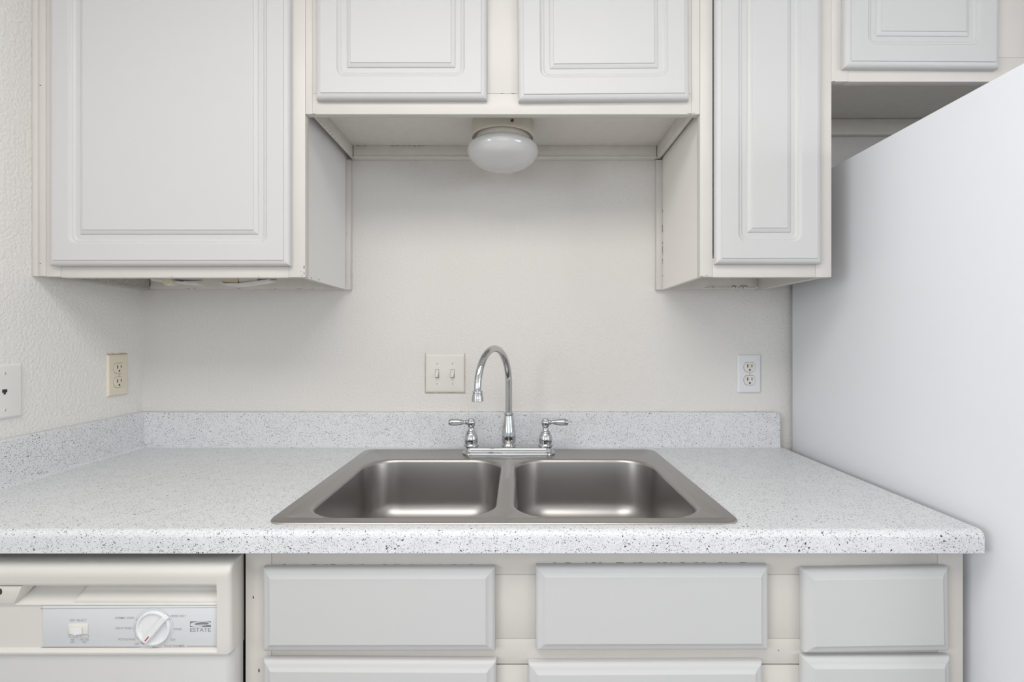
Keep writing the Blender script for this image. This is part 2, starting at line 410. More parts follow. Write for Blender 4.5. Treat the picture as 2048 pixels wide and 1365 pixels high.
# ------------------------------------------------------------------ lamp under the short cabinet
lx, ly = -.040, -.176
t = thing('ceiling_lamp', 'round opal glass lamp with cream base under the short cabinet', 'lamp', (lx, ly, 1.8035))
P(t, MB().lathe([(.055, 1.8033), (.072, 1.8030), (.0785, 1.799), (.0815, 1.790), (.0815, 1.762), (.0805, 1.7585), (.0790, 1.7585), (.0785, 1.764), (.070, 1.766), (0, 1.766)], c=(lx, ly, 0), seg=64), 'lamp_base', M['porcel'])
P(t, MB().lathe([(.0700, 1.7656), (.0700, 1.7520), (.0690, 1.7490)], c=(lx, ly, 0), seg=64), 'lamp_collar', M['porcel'])
gp = [(.0685, 1.7560), (.0700, 1.7530)]
for i in range(25):
    a = math.radians(62-i*152/24); gp.append((max(.0935*math.cos(a), 0) if i < 24 else 0, 1.7270+.0345*math.sin(a) if a > 0 else 1.7270+.0500*math.sin(a)))
gp = [g for g in gp if g[1] <= 1.7600]
P(t, MB().lathe(gp, c=(lx, ly, 0), seg=72), 'lamp_shade', M['opal'], angle=80)
a_ = math.radians(-72)
P(t, MB().tube([(lx+.080*math.cos(a_), ly+.080*math.sin(a_), 1.7725), (lx+.0865*math.cos(a_), ly+.0865*math.sin(a_), 1.7725)], .0034, 14), 'thumb_screw', M['wood'])

# ------------------------------------------------------------------ towel holder brackets under the left cabinet
def bracket_a():
    x, y = -.889, -.165
    t = thing('towel_holder_bracket', 'white plastic bracket with round knob under the left cabinet, nearer the corner', 'bracket', (x, y, 1.419), group='plastic brackets under the left cabinet')
    P(t, MB().box(x-.006, x+.046, y-.014, y+.014, 1.388, 1.4188, .002), 'mounting_block', M['bracket_g'])
    m = MB()
    m.loft([[(x-.068, y-.020, 1.3860), (x-.068, y+.016, 1.3860), (x-.068, y+.016, 1.3905), (x-.068, y-.020, 1.3905)],
            [(x+.050, y-.020, 1.3735), (x+.050, y+.016, 1.3735), (x+.050, y+.016, 1.3795), (x+.050, y-.020, 1.3795)]], True, True)
    m.box(x-.012, x-.004, y-.01, y+.01, 1.380, 1.4188, .001)
    P(t, m, 'arm', M['bracket'])
    P(t, MB().lathe([(.0, -.012), (.011, -.012), (.0125, -.009), (.0125, .014), (.0105, .0165), (0, .017)], c=(x-.019, y-.016, 1.3845), seg=24, axis='Y'), 'knob', M['bracket_y'])['label'] = 'yellowed round knob'
def bracket_b():
    x, y = -.716, -.165
    t = thing('towel_holder_bracket', 'white plastic bracket with yellowed end cup under the left cabinet, nearer the lamp', 'bracket', (x, y, 1.419), group='plastic brackets under the left cabinet')
    P(t, MB().lathe([(0, -.050), (.010, -.050), (.0125, -.046), (.0125, -.012), (.0115, -.008), (0, -.008)], c=(x-.012, y, 1.3890), seg=24, axis='X'), 'end_cup', M['bracket_y'])['label'] = 'yellowed end cup'
    m = MB()
    m.loft([[(x-.066, y-.018, 1.3800), (x-.066, y+.018, 1.3800), (x-.066, y+.018, 1.3830), (x-.066, y-.018, 1.3830)],
            [(x-.050, y-.018, 1.3740), (x-.050, y+.018, 1.3740), (x-.050, y+.018, 1.3785), (x-.050, y-.018, 1.3785)],
            [(x-.014, y-.018, 1.3730), (x-.014, y+.018, 1.3730), (x-.014, y+.018, 1.3790), (x-.014, y-.018, 1.3790)],
            [(x+.066, y-.018, 1.3850), (x+.066, y+.018, 1.3850), (x+.066, y+.018, 1.3900), (x+.066, y-.018, 1.3900)]], True, True)
    P(t, m, 'arm', M['bracket'])
    P(t, MB().lathe([(0, 0), (.011, 0), (.0118, .004), (.0105, .048), (0, .050)], c=(x-.018, y, 1.3900), seg=24, axis='X'), 'spindle', M['bracket'])
    P(t, MB().box(x+.034, x+.072, y-.010, y+.010, 1.391, 1.3965, .001), 'latch', M['metal'])
    P(t, MB().box(x-.030, x+.040, y-.012, y+.012, 1.400, 1.4188, .001), 'mounting_block', M['bracket_g'])
bracket_a(); bracket_b()

# ------------------------------------------------------------------ wall plates (built facing -Y, then turned)
def plate_mesh(wd, ht, th=.006):
    return profile_panel(-wd/2, wd/2, -ht/2, ht/2, 0, [(0, 0, .002), (0, .0025, .002), (.0012, .0042, .002), (.0035, th-.0004, .003), (.0055, th, .003)])
def screw(t, x, z, y, slot=90, m='plate_c'):
    h = MB().lathe([(.0033, -.002), (.0033, .0004), (.0024, .0010), (0, .0011)], c=(x, y, z), seg=18, axis='Y', mi=0)
    a = math.radians(slot); dx, dz = math.cos(a)*.0026, math.sin(a)*.0026; ex, ez = -math.sin(a)*.0005, math.cos(a)*.0005
    h.loft([[(x-dx-ex, y-k, z-dz-ez), (x+dx-ex, y-k, z+dz-ez), (x+dx+ex, y-k, z+dz+ez), (x-dx+ex, y-k, z-dz+ez)] for k in (.0003, .0013)], True, True, mi=1)
    h.build('screw', [M[m], M['line']], t)
def outlet(label, loc, rz, pm, rm, strip=False, dots=2):
    t = thing('electrical_outlet', label, 'outlet', loc, rz)
    weighted(plate_mesh(.0700, .1150).build('cover_plate', M[pm], t))
    for k, zc in enumerate((.0195, -.0195)):
        m = MB(); n = 40; pts = []
        for i in range(n):
            a = 2*PI*i/n; x, z = .0172*math.cos(a), .0172*math.sin(a); z = max(-.0142, min(.0142, z)); pts.append((x, z))
        m.loft([[(x*1.045, -.0045, zc+z*1.055) for x, z in pts], [(x*1.045, -.0062, zc+z*1.055) for x, z in pts]], True, True, mi=1)
        m.loft([[(x, -.0050, zc+z) for x, z in pts], [(x, -.0074, zc+z) for x, z in pts], [(x*.97, -.0078, zc+z*.97) for x, z in pts]], True, True, mi=0)
        r = m.build('receptacle', [M[rm], M['line']], t)
        d = MB()
        d.box(-.0077, -.0052, -.0084, -.0070, zc-.0008, zc+.0086, .0003); d.box(.0052, .0073, -.0084, -.0070, zc+.0002, zc+.0080, .0003)
        d.lathe([(0, .0070), (.0025, .0070), (.0025, .0084), (0, .0084)], c=(-.0, 0, zc-.0078), seg=16, axis='Y')
        d.build('socket_slots', M['dark'], r)
        if strip and k == 0: MB().box(-.0045, .0045, -.0088, -.0070, zc-.001, zc+.0085, .0005).build('slot_insert', M['plate_i'], r)
    screw(t, 0, 0, -.006, 75, rm)
    return t
ol = outlet('ivory yellowed duplex outlet on the left wall near the corner', (XL, -.095, 1.1325), PI/2, 'plate_i', 'plate_i')
cr = MB()
for i in range(12): cr.box(-.033+i*.0055, -.026+i*.0055, -.0035, 0, .0575+random.uniform(0, .001), .0592+random.uniform(0, .002), .0006)
cr.build('caulk', M['caulk'], ol)
outlet('bright white duplex outlet on the back wall beside the refrigerator', (.6885, 0, 1.1300), 0, 'plate_w', 'plate_c', strip=True)

t = thing('light_switch', 'cream double toggle light switch on the wall behind the faucet', 'light switch', (-.2175, 0, 1.1305))
plate_mesh(.1165, .1135).build('cover_plate', M['plate_c'], t)
cr = MB()
for i in range(26):
    x = -.058+i*.0045; cr.box(x, x+.006, -.0022-random.uniform(0, .0008), 0, -.0583-random.uniform(0, .0006), -.0565, .0005)
for i in range(26):
    z = -.058+i*.0045; cr.box(-.0595-random.uniform(0, .0007), -.0580, -.0022, 0, z, z+.006, .0005); cr.box(.0580, .0592+random.uniform(0, .0006), -.0022, 0, z, z+.006, .0005)
cr.build('caulk', M['caulk'], t)
for k, x in enumerate((-.0230, .0230)):
    m = MB(); m.box(x-.0058, x+.0058, -.0066, -.0050, -.0128, .0128, .0004, mi=1); m.box(x-.0048, x+.0048, -.0071, -.0050, -.0118, .0118, .0003, mi=0)
    r = m.build('toggle_housing', [M['plate_i'], M['line']], t)
    g = MB(); tip = -.0075
    g.loft([[(x-.0042, -.0065, -.004), (x+.0042, -.0065, -.004), (x+.0042, -.0065, .006), (x-.0042, -.0065, .006)],
            [(x-.0036, -.0190, tip-.0030), (x+.0036, -.0190, tip-.0030), (x+.0036, -.0185, tip+.0030), (x-.0036, -.0185, tip+.0030)],
            [(x-.0028, -.0198, tip-.0022), (x+.0028, -.0198, tip-.0022), (x+.0028, -.0196, tip+.0022), (x-.0028, -.0196, tip+.0022)]], True, True)
    g.build('toggle', M['plate_c'], r)
    screw(t, x, .0300, -.006, 90); screw(t, x, -.0300, -.006, 10 if k == 0 else 100)

t = thing('phone_jack', 'off-white phone jack plate on the left wall, cut off by the picture edge', 'phone jack', (XL, -.4000, 1.1190), PI/2)
plate_mesh(.0800, .1190, .0065).build('cover_plate', M['plate_p'], t)
m = MB(); m.box(-.0052, .0052, -.0070, -.0050, -.0020, .0052, .0003); m.box(-.0022, .0022, -.0070, -.0050, -.0062, -.0019, .0002)
m.build('jack_socket', M['dark'], t)
screw(t, 0, .0400, -.0065, 90, 'plate_p'); screw(t, 0, -.0400, -.0065, 60, 'plate_p')

# ------------------------------------------------------------------ countertop with backsplashes
ZK = .914; YN = -.649; KT = .0385
def counter_profile(y0, y1, nose):
    if nose:
        r = .0125; pr = [(y1, ZK-.019), (y1, ZK)]
        for i in range(9):
            a = PI/2+PI/2*i/8; pr.append((YN+r+r*math.cos(a), ZK-r+r*math.sin(a)))
        pr += [(YN, ZK-KT+.0015), (YN+.0015, ZK-KT), (YN+.019, ZK-KT), (YN+.019, ZK-.019)]
        return pr
    return [(y1, ZK-.019), (y1, ZK), (y0, ZK), (y0, ZK-.019)]
t = thing('countertop', 'pale grey speckled laminate countertop with backsplash along two walls', 'countertop', (0, -.3, ZK))
XK0, XK1 = -1.1203, .7765
hx0, hx1, hy0, hy1 = -.3985, .3500, -.6060, -.1640
k = MB()
for a, b_, pr in ((XK0, hx0, counter_profile(0, -.0005, 1)), (hx0, hx1, counter_profile(0, hy0, 1)),
                  (hx1, XK1, counter_profile(0, -.0005, 1)), (hx0, hx1, counter_profile(hy1, -.0005, 0))):
    k.prism(pr, a, b_)
P(t, k, 'worktop', M['counter'], angle=30)
r = MB()
sp = [(-.0005, ZK), (-.0005, 1.0165), (-.0030, 1.0175), (-.0170, 1.0165), (-.0192, 1.0150), (-.0202, 1.0120), (-.0202, .9215), (-.0212, .9175), (-.0240, .9150), (-.028, ZK)]
rings = []
for x, drop in [(-1.1203, 0), (.7590, 0), (.7640, .0010), (.7685, .0035), (.7712, .0080), (.7722, .0150)]:
    rings.append([(x, y, ZK+(z-ZK)*(1-drop/.1016)) for y, z in sp])
r.loft(rings, True, True)
P(t, r, 'backsplash', M['counter'], angle=30)
r = MB()
lp = [(XL+.0005-y if False else XL-y, z) for y, z in sp]
r.loft([[(x, -.0202, z) for x, z in lp], [(x, -.640, z) for x, z in lp]], True, True)
P(t, r, 'backsplash', M['counter'], angle=30)
cr = MB()
for i in range(150):
    x = XL+.01+i*.0127+random.uniform(-.003, .003)
    if x < .74: cr.box(x, x+.0155, -.0030, -.0004, 1.0160, 1.0183+random.uniform(0, .0009), .0006)
P(t, cr, 'caulk_bead', M['under'])

# ------------------------------------------------------------------ sink
SX, SY, HX, HY = -.0245, -.3390, .4125, .2840
t = thing('kitchen_sink', 'double-bowl stainless steel drop-in sink set in the speckled countertop', 'sink', (SX, SY, ZK))
bx0, bx1, by0, by1 = -.3630, -.0175, -.2560, .1640
bc_ = ((bx0+bx1)/2, (by0+by1)/2)
def inside(x, y, x0, x1, y0, y1, rl, rr):
    if not (x0 <= x <= x1 and y0 <= y <= y1): return False
    r = rl if x < (x0+x1)/2 else rr
    cx = x0+r if x < x0+r and x < (x0+x1)/2 else (x1-r if x > x1-r and x > (x0+x1)/2 else None)
    cy = y0+r if y < y0+r else (y1-r if y > y1-r else None)
    return True if cx is None or cy is None else (x-cx)**2+(y-cy)**2 <= r*r
RIMP = [(0, .0002), (.0008, .0022), (.0030, .0036), (.0060, .0036), (.0200, .0036), (.0220, .0040), (.0240, .0030)]
angs = [2*PI*i/160 for i in range(160)] + [math.atan2(s_*(HY-d_)-bc_[1], -bc_[0]) % (2*PI) for s_ in (-1, 1) for d_, _z in RIMP]
angs = sorted(set(round(a, 7) for a in angs))
def cast(*rc):
    out = []
    for a in angs:
        lo, hi = 0, 1.2
        for _ in range(34):
            mid = (lo+hi)/2
            if inside(bc_[0]+mid*math.cos(a), bc_[1]+mid*math.sin(a), *rc): lo = mid
            else: hi = mid
        out.append((bc_[0]+lo*math.cos(a), bc_[1]+lo*math.sin(a)))
    return out
def cell(i, z): return [(x, y, z) for x, y in cast(-HX+i, 0, -HY+i, HY-i, max(.030-i, .004), 1e-6)]
def bowl(i, z, r=.078): return [(x, y, z) for x, y in cast(bx0+i, bx1-i, by0+i, by1-i, max(r-i*.8, .02), max(r-i*.8, .02))]
def halfloft(rings):
    m = MB(); m.loft(rings)
    m.loft([[(-x, y, z) for x, y, z in r] for r in rings])
    bmesh.ops.remove_doubles(m.bm, verts=m.bm.verts, dist=1e-5)
    return m
# along the centre line, where the halves meet, the height follows the rim section
def mid_z(y):
    d = HY-abs(y)
    for (a, za), (b_, zb_) in zip(RIMP, RIMP[1:]):
        if d <= b_: return za+(zb_-za)*max(0, (d-a))/(b_-a)
    return .0030
def rim_ring(i, z): return [(x, y, mid_z(y) if abs(x) < 1e-4 else zz) for x, y, zz in cell(i, z)]
rim = halfloft([rim_ring(i, z) for i, z in RIMP]+[
                bowl(-.0120, .0030, .088), bowl(-.0050, .0024, .083), bowl(-.0020, .0008), bowl(0, -.0018), bowl(.0010, -.0050)])
rm_ = rim.build('rim', M['steel_rim'], t, angle=50)
rg = [bowl(.0010, -.0050), bowl(.0025, -.020), bowl(.0050, -.060), bowl(.0075, -.100)]
for i in range(1, 10):
    a = PI/2*i/9; rg.append(bowl(.0075+.052*(1-math.cos(a)), -.100-.052*math.sin(a)))
cx_, cy_ = bc_
last = rg[-1]
for k_ in (.6, .3): rg.append([(cx_+(x-cx_)*k_, cy_+(y-cy_)*k_, -.152-.005*(1-k_)) for x, y, z in last])
for sgn, nm in ((1, 0), (-1, 1)):
    m = MB(); R_ = [[(sgn*x, y, z) for x, y, z in r] for r in rg]; m.loft(R_, False, True)
    b = m.build('bowl', M['steel'], t, angle=60)
    d = MB().lathe([(.056, .0002), (.057, .0016), (.052, .0018), (.044, -.001), (.040, -.004), (0, -.004)], c=(sgn*cx_, cy_, -.1560), seg=36)
    d.build('drain', M['chrome'], b)

# ------------------------------------------------------------------ faucet
FX, FY, FZ = -.0255, -.111, ZK+.0036
t = thing('faucet', 'chrome two-handle gooseneck kitchen faucet standing on the sink rim', 'faucet', (FX, FY, FZ))
m = MB(); rings = []
for i, z, in ((0, 0), (-.0006, .003), (.0006, .0062), (.0040, .0076), (.0052, .0100), (.0068, .0165), (.0096, .0200), (.0140, .0213)):
    rings.append([(x, y, z) for x, y in rrect(-.1275+i, .1275-i, -.0285+i, .0285-i, max(.0270-i, .004), 8)])
m.loft(rings, True, True)
m.build('deck_plate', M['chrome'], t, angle=50)
nk = MB().lathe([(.0195, .0210), (.0200, .0225), (.0195, .0250), (.0168, .0275), (.0166, .0290), (.0186, .0330), (.0197, .0420), (.0194, .0520), (.0180, .0650), (.0158, .0800), (.0138, .0940), (.0124, .1040), (.0120, .1070),
                 (.0135, .1082), (.0140, .1100), (.0135, .1118), (.0115, .1126)], seg=48)
nk.build('neck_body', M['chrome'], t, angle=60)
path = [(0, 0, .110), (0, 0, .150), (0, 0, .175)]
ux, uy = -.362, -.932
R_ = .0980; zc = .1930
for i in range(0, 33):
    a = PI-(PI+.06)*i/32
    q = R_+R_*math.cos(a); path.append((ux*q, uy*q, zc+R_*math.sin(a)))
rad = [.0094]*3+[.0094-.0006*i/32 for i in range(33)]
MB().tube(path, rad, 32).build('spout', M['chrome'], t, angle=60)
ex, ey, ez = path[-1]
MB().lathe([(.0080, .006), (.0098, .0055), (.0126, .0040), (.0128, .0018), (.0110, .0006), (.0122, -.0030), (.0136, -.0100), (.0140, -.0160), (.0143, -.0168), (.0143, -.0195), (.0130, -.0205), (.0110, -.0205), (.0105, -.0180), (0, -.0178)], c=(ex, ey, ez), seg=40).build('aerator', M['chrome'], t, angle=50)
for s_, hx in ((-1, -.1035), (1, .1015)):
    b = MB().lathe([(.0200, .0210), (.0205, .0225), (.0200, .0255), (.0170, .0275), (.0168, .0285), (.0186, .0330), (.0188, .0400), (.0170, .0500), (.0140, .0565), (.0128, .0580), (.0135, .0590), (.0132, .0605), (.0098, .0625), (.0082, .0700), (.0086, .0745)], c=(hx, 0, 0), seg=44)
    h = b.build('handle_base', M['chrome'], t, angle=50)
    v = MB()
    v.lathe([(.0080, .0725), (.0098, .0760), (.0112, .0800), (.0118, .0850), (.0112, .0895), (.0090, .0925), (.0092, .0940), (.0060, .0965), (0, .0972)], c=(hx, 0, 0), seg=36)
    v.tube([(hx+s_*d_, 0, .0855+dz) for d_, dz in ((.006, 0), (.0125, 0), (.0135, 0), (.016, .0001), (.019, .0002), (.026, .0005), (.036, .0008), (.046, .0008), (.055, .0006), (.0600, .0005), (.0620, .0005), (.0628, .0005))],
           [.0055, .0060, .0080, .0050, .0052, .0070, .0090, .0096, .0092, .0082, .0068, .0020], 28)
    v.build('lever_handle', M['chrome'], t, angle=60)

# ------------------------------------------------------------------ base cabinet
YC = -.609; YCi = YC+.019
t = thing('base_cabinet', 'cream base cabinet with white moulded drawer fronts under the sink', 'cabinet', (.15, -.3, 0))
f = MB(); zt = .8745
B0, B1 = -.4756, .7767
f.box(B0, -.4305, YC, YCi, .10, zt, .0006)                 # left stile
f.box(-.4300, .7325, YC+.0004, YCi, .8220, zt, .0006)      # top rail
f.box(.7330, B1, YC, YCi, .10, zt, .0006)                  # right stile
f.box(-.0500, .0560, YC+.0002, YCi, .7100, .8216, .0006)   # between the drawer fronts
f.box(.4350, .4980, YC+.0002, YCi, .7100, .8216, .0006)
f.box(-.4300, .7325, YC+.0004, YCi, .6660, .7096, .0006)   # rail under the drawers
f.box(-.0500, .0420, YC+.0004, YCi, .10, .6635, .0006)     # mullions below
f.box(.4050, .4975, YC+.0004, YCi, .10, .6635, .0006)
f.box(-.4300, -.0500, YC+.0004, YCi, .10, .14, .0006); f.box(.042, .4050, YC+.0004, YCi, .10, .14, .0006); f.box(.4975, .7325, YC+.0004, YCi, .10, .14, .0006)
chips(f, [(-.462, .7825, .003, .006), (.455, .690, .002, .002), (-.452, .655, .003, .008)] +
         [(-.40+.02*i+random.uniform(-.01, .01), .8395+random.uniform(0, .0006), random.uniform(.003, .012), .0008) for i in range(17)] +
         [(.06+.018*i+random.uniform(-.01, .01), .8428+random.uniform(0, .0006), random.uniform(.003, .010), .0008) for i in range(20)], YC)
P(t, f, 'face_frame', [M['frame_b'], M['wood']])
P(t, MB().box(B0, B0+.016, YCi, -.0005, 0, zt), 'side_panel', M['side'])
P(t, MB().box(B1-.016, B1, YCi, -.0005, 0, zt), 'side_panel', M['frame_b'])
P(t, MB().box(B0+.016, B1-.016, -.58, -.0005, .10, .115), 'bottom_panel', M['under'])
P(t, MB().box(B0+.016, B1-.016, -.545, -.53, 0, .10), 'toe_kick', M['frame_b'])
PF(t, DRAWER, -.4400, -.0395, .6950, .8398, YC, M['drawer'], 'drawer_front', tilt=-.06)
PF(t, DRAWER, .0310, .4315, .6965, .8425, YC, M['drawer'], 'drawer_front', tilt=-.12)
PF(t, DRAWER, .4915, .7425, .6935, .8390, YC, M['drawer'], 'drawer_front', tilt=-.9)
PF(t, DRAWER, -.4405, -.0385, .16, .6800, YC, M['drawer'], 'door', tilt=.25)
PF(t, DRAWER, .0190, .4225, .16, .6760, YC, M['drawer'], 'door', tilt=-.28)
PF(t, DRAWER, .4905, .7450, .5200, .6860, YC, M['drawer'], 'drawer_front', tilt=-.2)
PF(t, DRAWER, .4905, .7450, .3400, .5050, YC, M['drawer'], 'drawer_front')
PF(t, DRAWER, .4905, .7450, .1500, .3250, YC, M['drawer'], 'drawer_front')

# ------------------------------------------------------------------ dishwasher
DD = .825                                                   # distance of its console face from the eye point measured in the photo
def X_(px, d=DD): return (px-1036)*d/FPX
def Z_(py, d=DD): return EYE-(py-678)*d/FPX
D0, D1 = -1.0800, -.4830
t = thing('dishwasher', 'cream built-in dishwasher with grey control strip under the counter', 'dishwasher', (-.78, -.3, 0))
P(t, MB().box(D0+.004, D1-.004, -.595, -.02, .10, .862), 'tub_housing', M['dark'])
P(t, MB().box(D0, D1, -.55, -.52, .0, .10), 'toe_panel', M['dwdoor'])
for x in (D0+.05, D1-.05): P(t, MB().box(x-.02, x+.02, -.51, -.47, 0, .10, .003), 'foot', M['dark'])
# door
dm = MB(); rings = []
for ins, h, r in ((0, 0, .003), (0, .022, .003), (.0018, .0280, .004), (.0060, .0325, .006), (.0095, .0335, .006)):
    rings.append([(x, -.603-h, z) for x, z in rrect(D0+ins, D1-ins, .115, .7085, r)])
dm.loft(rings, True, True)
P(t, dm, 'door', M['dwdoor'], angle=50)
# console: main run
YO = -.641
zb = Z_(1312)
cp = [(-.600, .8575), (-.6180, .8572), (-.6300, .8555), (-.6375, .8515), (-.6425, .8455), (-.6445, .8400), (-.6440, .8330), (-.6425, .8240), (-.6420, .8210), (-.6400, .8185), (-.6360, .8180),
      (-.6140, .8180), (-.6120, .8165), (-.6125, .8100), (-.6200, .8000), (-.6280, .7920), (-.6350, .7870), (-.6368, .7850), (-.6368, .7838), (-.6350, .7832), (-.6350, Z_(1300)), (-.6395, Z_(1302)), (-.6415, Z_(1306)), (-.6410, zb+.002), (-.6380, zb), (-.600, zb)]
XE = X_(434)
m = MB(); m.prism(cp, D0+.020, XE)
# rounded end cap with the full outline
op = [(-.600, .8575), (-.6180, .8572), (-.6300, .8555), (-.6375, .8515), (-.6425, .8455), (-.6445, .8400), (-.6440, .8330), (-.6425, .8240), (-.6415, .80), (-.6412, .76), (-.6412, .73), (-.6415, Z_(1306)), (-.6410, zb+.002), (-.6380, zb), (-.600, zb)]
def sq(o, dy, dz):   # pull a section in towards the back to turn the corner
    out = []
    for y, z in o:
        yy = min(-.600, y+dy) if y < -.6001 else y
        out.append((yy, z+(dz if z < .72 else (-dz*.3 if z > .851 else 0))))
    return out
secs = [(XE, 0, 0), (X_(452), 0, 0), (X_(456), .0008, .0002), (X_(459), .0024, .0008), (X_(461), .0050, .002), (D1, .0085, .004), (D1, .030, .022)]
m.loft([[(x, y, z) for y, z in sq(op, a, b_)] for x, a, b_ in secs], True, True)
XE0 = D0+.028
m.loft([[(x, y, z) for y, z in op] for x in (D0+.002, XE0)], True, True)
P(t, m, 'console', M['dw'], angle=40)
# raised floor of the grip channel with a curved end
pl = MB(); e = []
ch = [(-.6135, .8175), (-.6140, .8120), (-.6205, .8010), (-.6285, .7925), (-.6352, .7872)]
for k_, (y, z) in enumerate(ch):
    xs = [X_(155), X_(156), X_(152), X_(147), X_(143)][k_]
    e.append((xs, y, z))
top = [[(x, y-.0028*(1 if i < 4 else .1), z+.0016) for i, (x, y, z) in enumerate(e)], [(XE-.0002, y-.0028*(1 if i < 4 else .1), z+.0016) for i, (x, y, z) in enumerate(e)]]
bot = [[(x-.001, y, z) for x, y, z in e], [(XE-.0002, y, z) for x, y, z in e]]
for i in range(4):
    pl.loft([[bot[0][i], bot[0][i+1], top[0][i+1], top[0][i]], [bot[1][i], bot[1][i+1], top[1][i+1], top[1][i]]], True, True)
P(t, pl, 'channel_insert', M['dw'], angle=60)
# latch
la = MB()
lt_ = [(X_(-40), X_(42), -.6400, .8172), (X_(-40), X_(40), -.6410, .8120), (X_(-38), X_(37), -.6408, .8050), (X_(-36), X_(31), -.6400, .7960), (X_(-34), X_(26), -.6385, .7890), (X_(-34), X_(24), -.6375, .7860)]
la.loft([[(a, -.6125, z), (a, y, z), (b_, y, z), (b_+.006*(1-i/5), -.6125-(i*.004), z)] for i, (a, b_, y, z) in enumerate(lt_)], True, True)
lo = P(t, la, 'door_latch', M['dw'], angle=50)
lh = MB().lathe([(0, 0), (.0026, 0), (.0026, .0010), (0, .0010)], c=(0, 0, 0), seg=18, axis='Y')
for v in lh.bm.verts: v.co = Vector((X_(1)+v.co.x, -.6404+v.co.y, Z_(1184)+v.co.z*1.9))
o = lh.build('latch_hole', M['dark'], lo); 
# control strip
YP = -.6350
px0, px1, pz0, pz1 = X_(80), X_(434)-.0004, Z_(1298), Z_(1215)
P(t, MB().box(px0, px1, YP-.0012, YP+.0005, pz0, pz1, .0003), 'control_panel', M['panel'])
YS = YP-.0012
DS = DIST+YS
def SXp(px): return (px-1036)*DS/FPX
def SZp(py): return EYE-(py-678)*DS/FPX
def text(mb, body, pl_, pr_, pc, ph, mi=0, y=None, bold=.012):
    y = YS if y is None else y
    cu = bpy.data.curves.new('t', 'FONT'); cu.body = body; cu.size = 1; cu.extrude = 0; cu.offset = bold
    ob = bpy.data.objects.new('t', cu); C.objects.link(ob)
    bpy.context.view_layer.update()
    me = bpy.data.meshes.new_from_object(ob.evaluated_get(bpy.context.evaluated_depsgraph_get()))
    xs = [v.co.x for v in me.vertices]; ys = [v.co.y for v in me.vertices]
    a, b_, c, d = min(xs), max(xs), min(ys), max(ys)
    x0, x1 = SXp(pl_), SXp(pr_); zc_ = SZp(pc); h = ph*DS/FPX
    fn = lambda co, yy: (x0+(co.x-a)/(b_-a)*(x1-x0), yy, zc_-h/2+(co.y-c)/(d-c)*h)
    mb.add([fn(v.co, y-.00012) for v in me.vertices], [list(p.vertices) for p in me.polygons], mi)
    bpy.data.objects.remove(ob); bpy.data.meshes.remove(me); bpy.data.curves.remove(cu)
for tx in (('DRY SELECT', 140, 173, 1241.5, 4.6),
           ('AIR', 141.5, 149, 1280.3, 4.0),
           ('DRY', 141, 149.5, 1285.2, 4.0),
           ('HEATED', 160, 178.5, 1280, 4.0),
           ('DRY', 164.5, 173.5, 1285, 4.0),
           ('NORMAL WASH', 230, 268.5, 1236.5, 4.4),
           ('HEAVY WASH', 231, 264.5, 1257.3, 4.4),
           ('POTS & PANS', 237, 271, 1279.6, 4.4),
           ('OFF', 269.5, 278.5, 1289, 4.4),
           ('RINSE ONLY', 342.5, 372.5, 1232.6, 4.4),
           ('RINSE', 348.5, 363.5, 1259, 4.4),
           ('DRY', 341.5, 351.5, 1280.5, 4.4),
           ('PLATE WARMER', 328.5, 369.5, 1292.6, 4.4)):
    lt = MB(); text(lt, *tx); P(t, lt, 'printed_label', M['print_l'])
# printed lines and arc tracks
pr = MB(); U = DS/FPX
def strip(x0, z0, x1, z1, wd, y=YS):
    dx, dz = x1-x0, z1-z0; L_ = math.hypot(dx, dz) or 1; nx, nz = -dz/L_*wd/2, dx/L_*wd/2
    q = [(x0+nx, z0+nz), (x1+nx, z1+nz), (x1-nx, z1-nz), (x0-nx, z0-nz)]
    pr.loft([[(x, y+.0002, z) for x, z in q], [(x, y-.0001, z) for x, z in q]], True, True)
strip(SXp(81), SZp(1218.2), SXp(433), SZp(1215.8), .0009); strip(SXp(82), SZp(1296.4), SXp(281), SZp(1294.8), .0009); strip(SXp(374), SZp(1293.3), SXp(433), SZp(1293), .0009)
KX, KZ = SXp(307.5), SZp(1256.5)
def poly(pts, wd):
    for p, q in zip(pts, pts[1:]): strip(*p, *q, wd)
def track(a0, a1, r0, r1):
    n = 18; A = [math.radians(a0+(a1-a0)*i/n) for i in range(n+1)]
    o_ = [(KX+r1*U*math.cos(a), KZ+r1*U*math.sin(a)) for a in A]; i_ = [(KX+r0*U*math.cos(a), KZ+r0*U*math.sin(a)) for a in A]
    poly(o_+i_[::-1]+[o_[0]], .00032)
track(152, 48, 36.5, 40.0); track(180, 156, 36.5, 40.0); track(213, 183, 36.5, 40.0); track(38, -28, 36.5, 40.0); track(-32, -92, 36.5, 40.0)
for a in (154, 181, 215, 43, -93):
    a = math.radians(a); x, z = KX+38.3*U*math.cos(a), KZ+38.3*U*math.sin(a)
    strip(x-.0006, z, x+.0006, z, .0013)
# stadium outlines under the rocker
for a, b_ in ((137, 154.5), (161, 178.5)):
    q = rrect(SXp(a), SXp(b_), SZp(1275.6), SZp(1270.6), .0019, 4); poly(q+[q[0]], .0003)
    cx0 = a+1.8 if a < 150 else b_-1.8; strip(SXp(cx0)-.0007, SZp(1273.1), SXp(cx0)+.0007, SZp(1273.1), .0016)
om = rrect(-4.2*U, 4.2*U, -2.5*U, 2.5*U, 2.4*U, 5); ca, sa = math.cos(math.radians(-38)), math.sin(math.radians(-38))
oc = (SXp(285.5), SZp(1286.5))
pr.loft([[(oc[0]+x*ca-z*sa, y, oc[1]+x*sa+z*ca) for x, z in om] for y in (YS+.0002, YS-.0001)], True, True)
P(t, pr, 'panel_markings', M['print_l'])
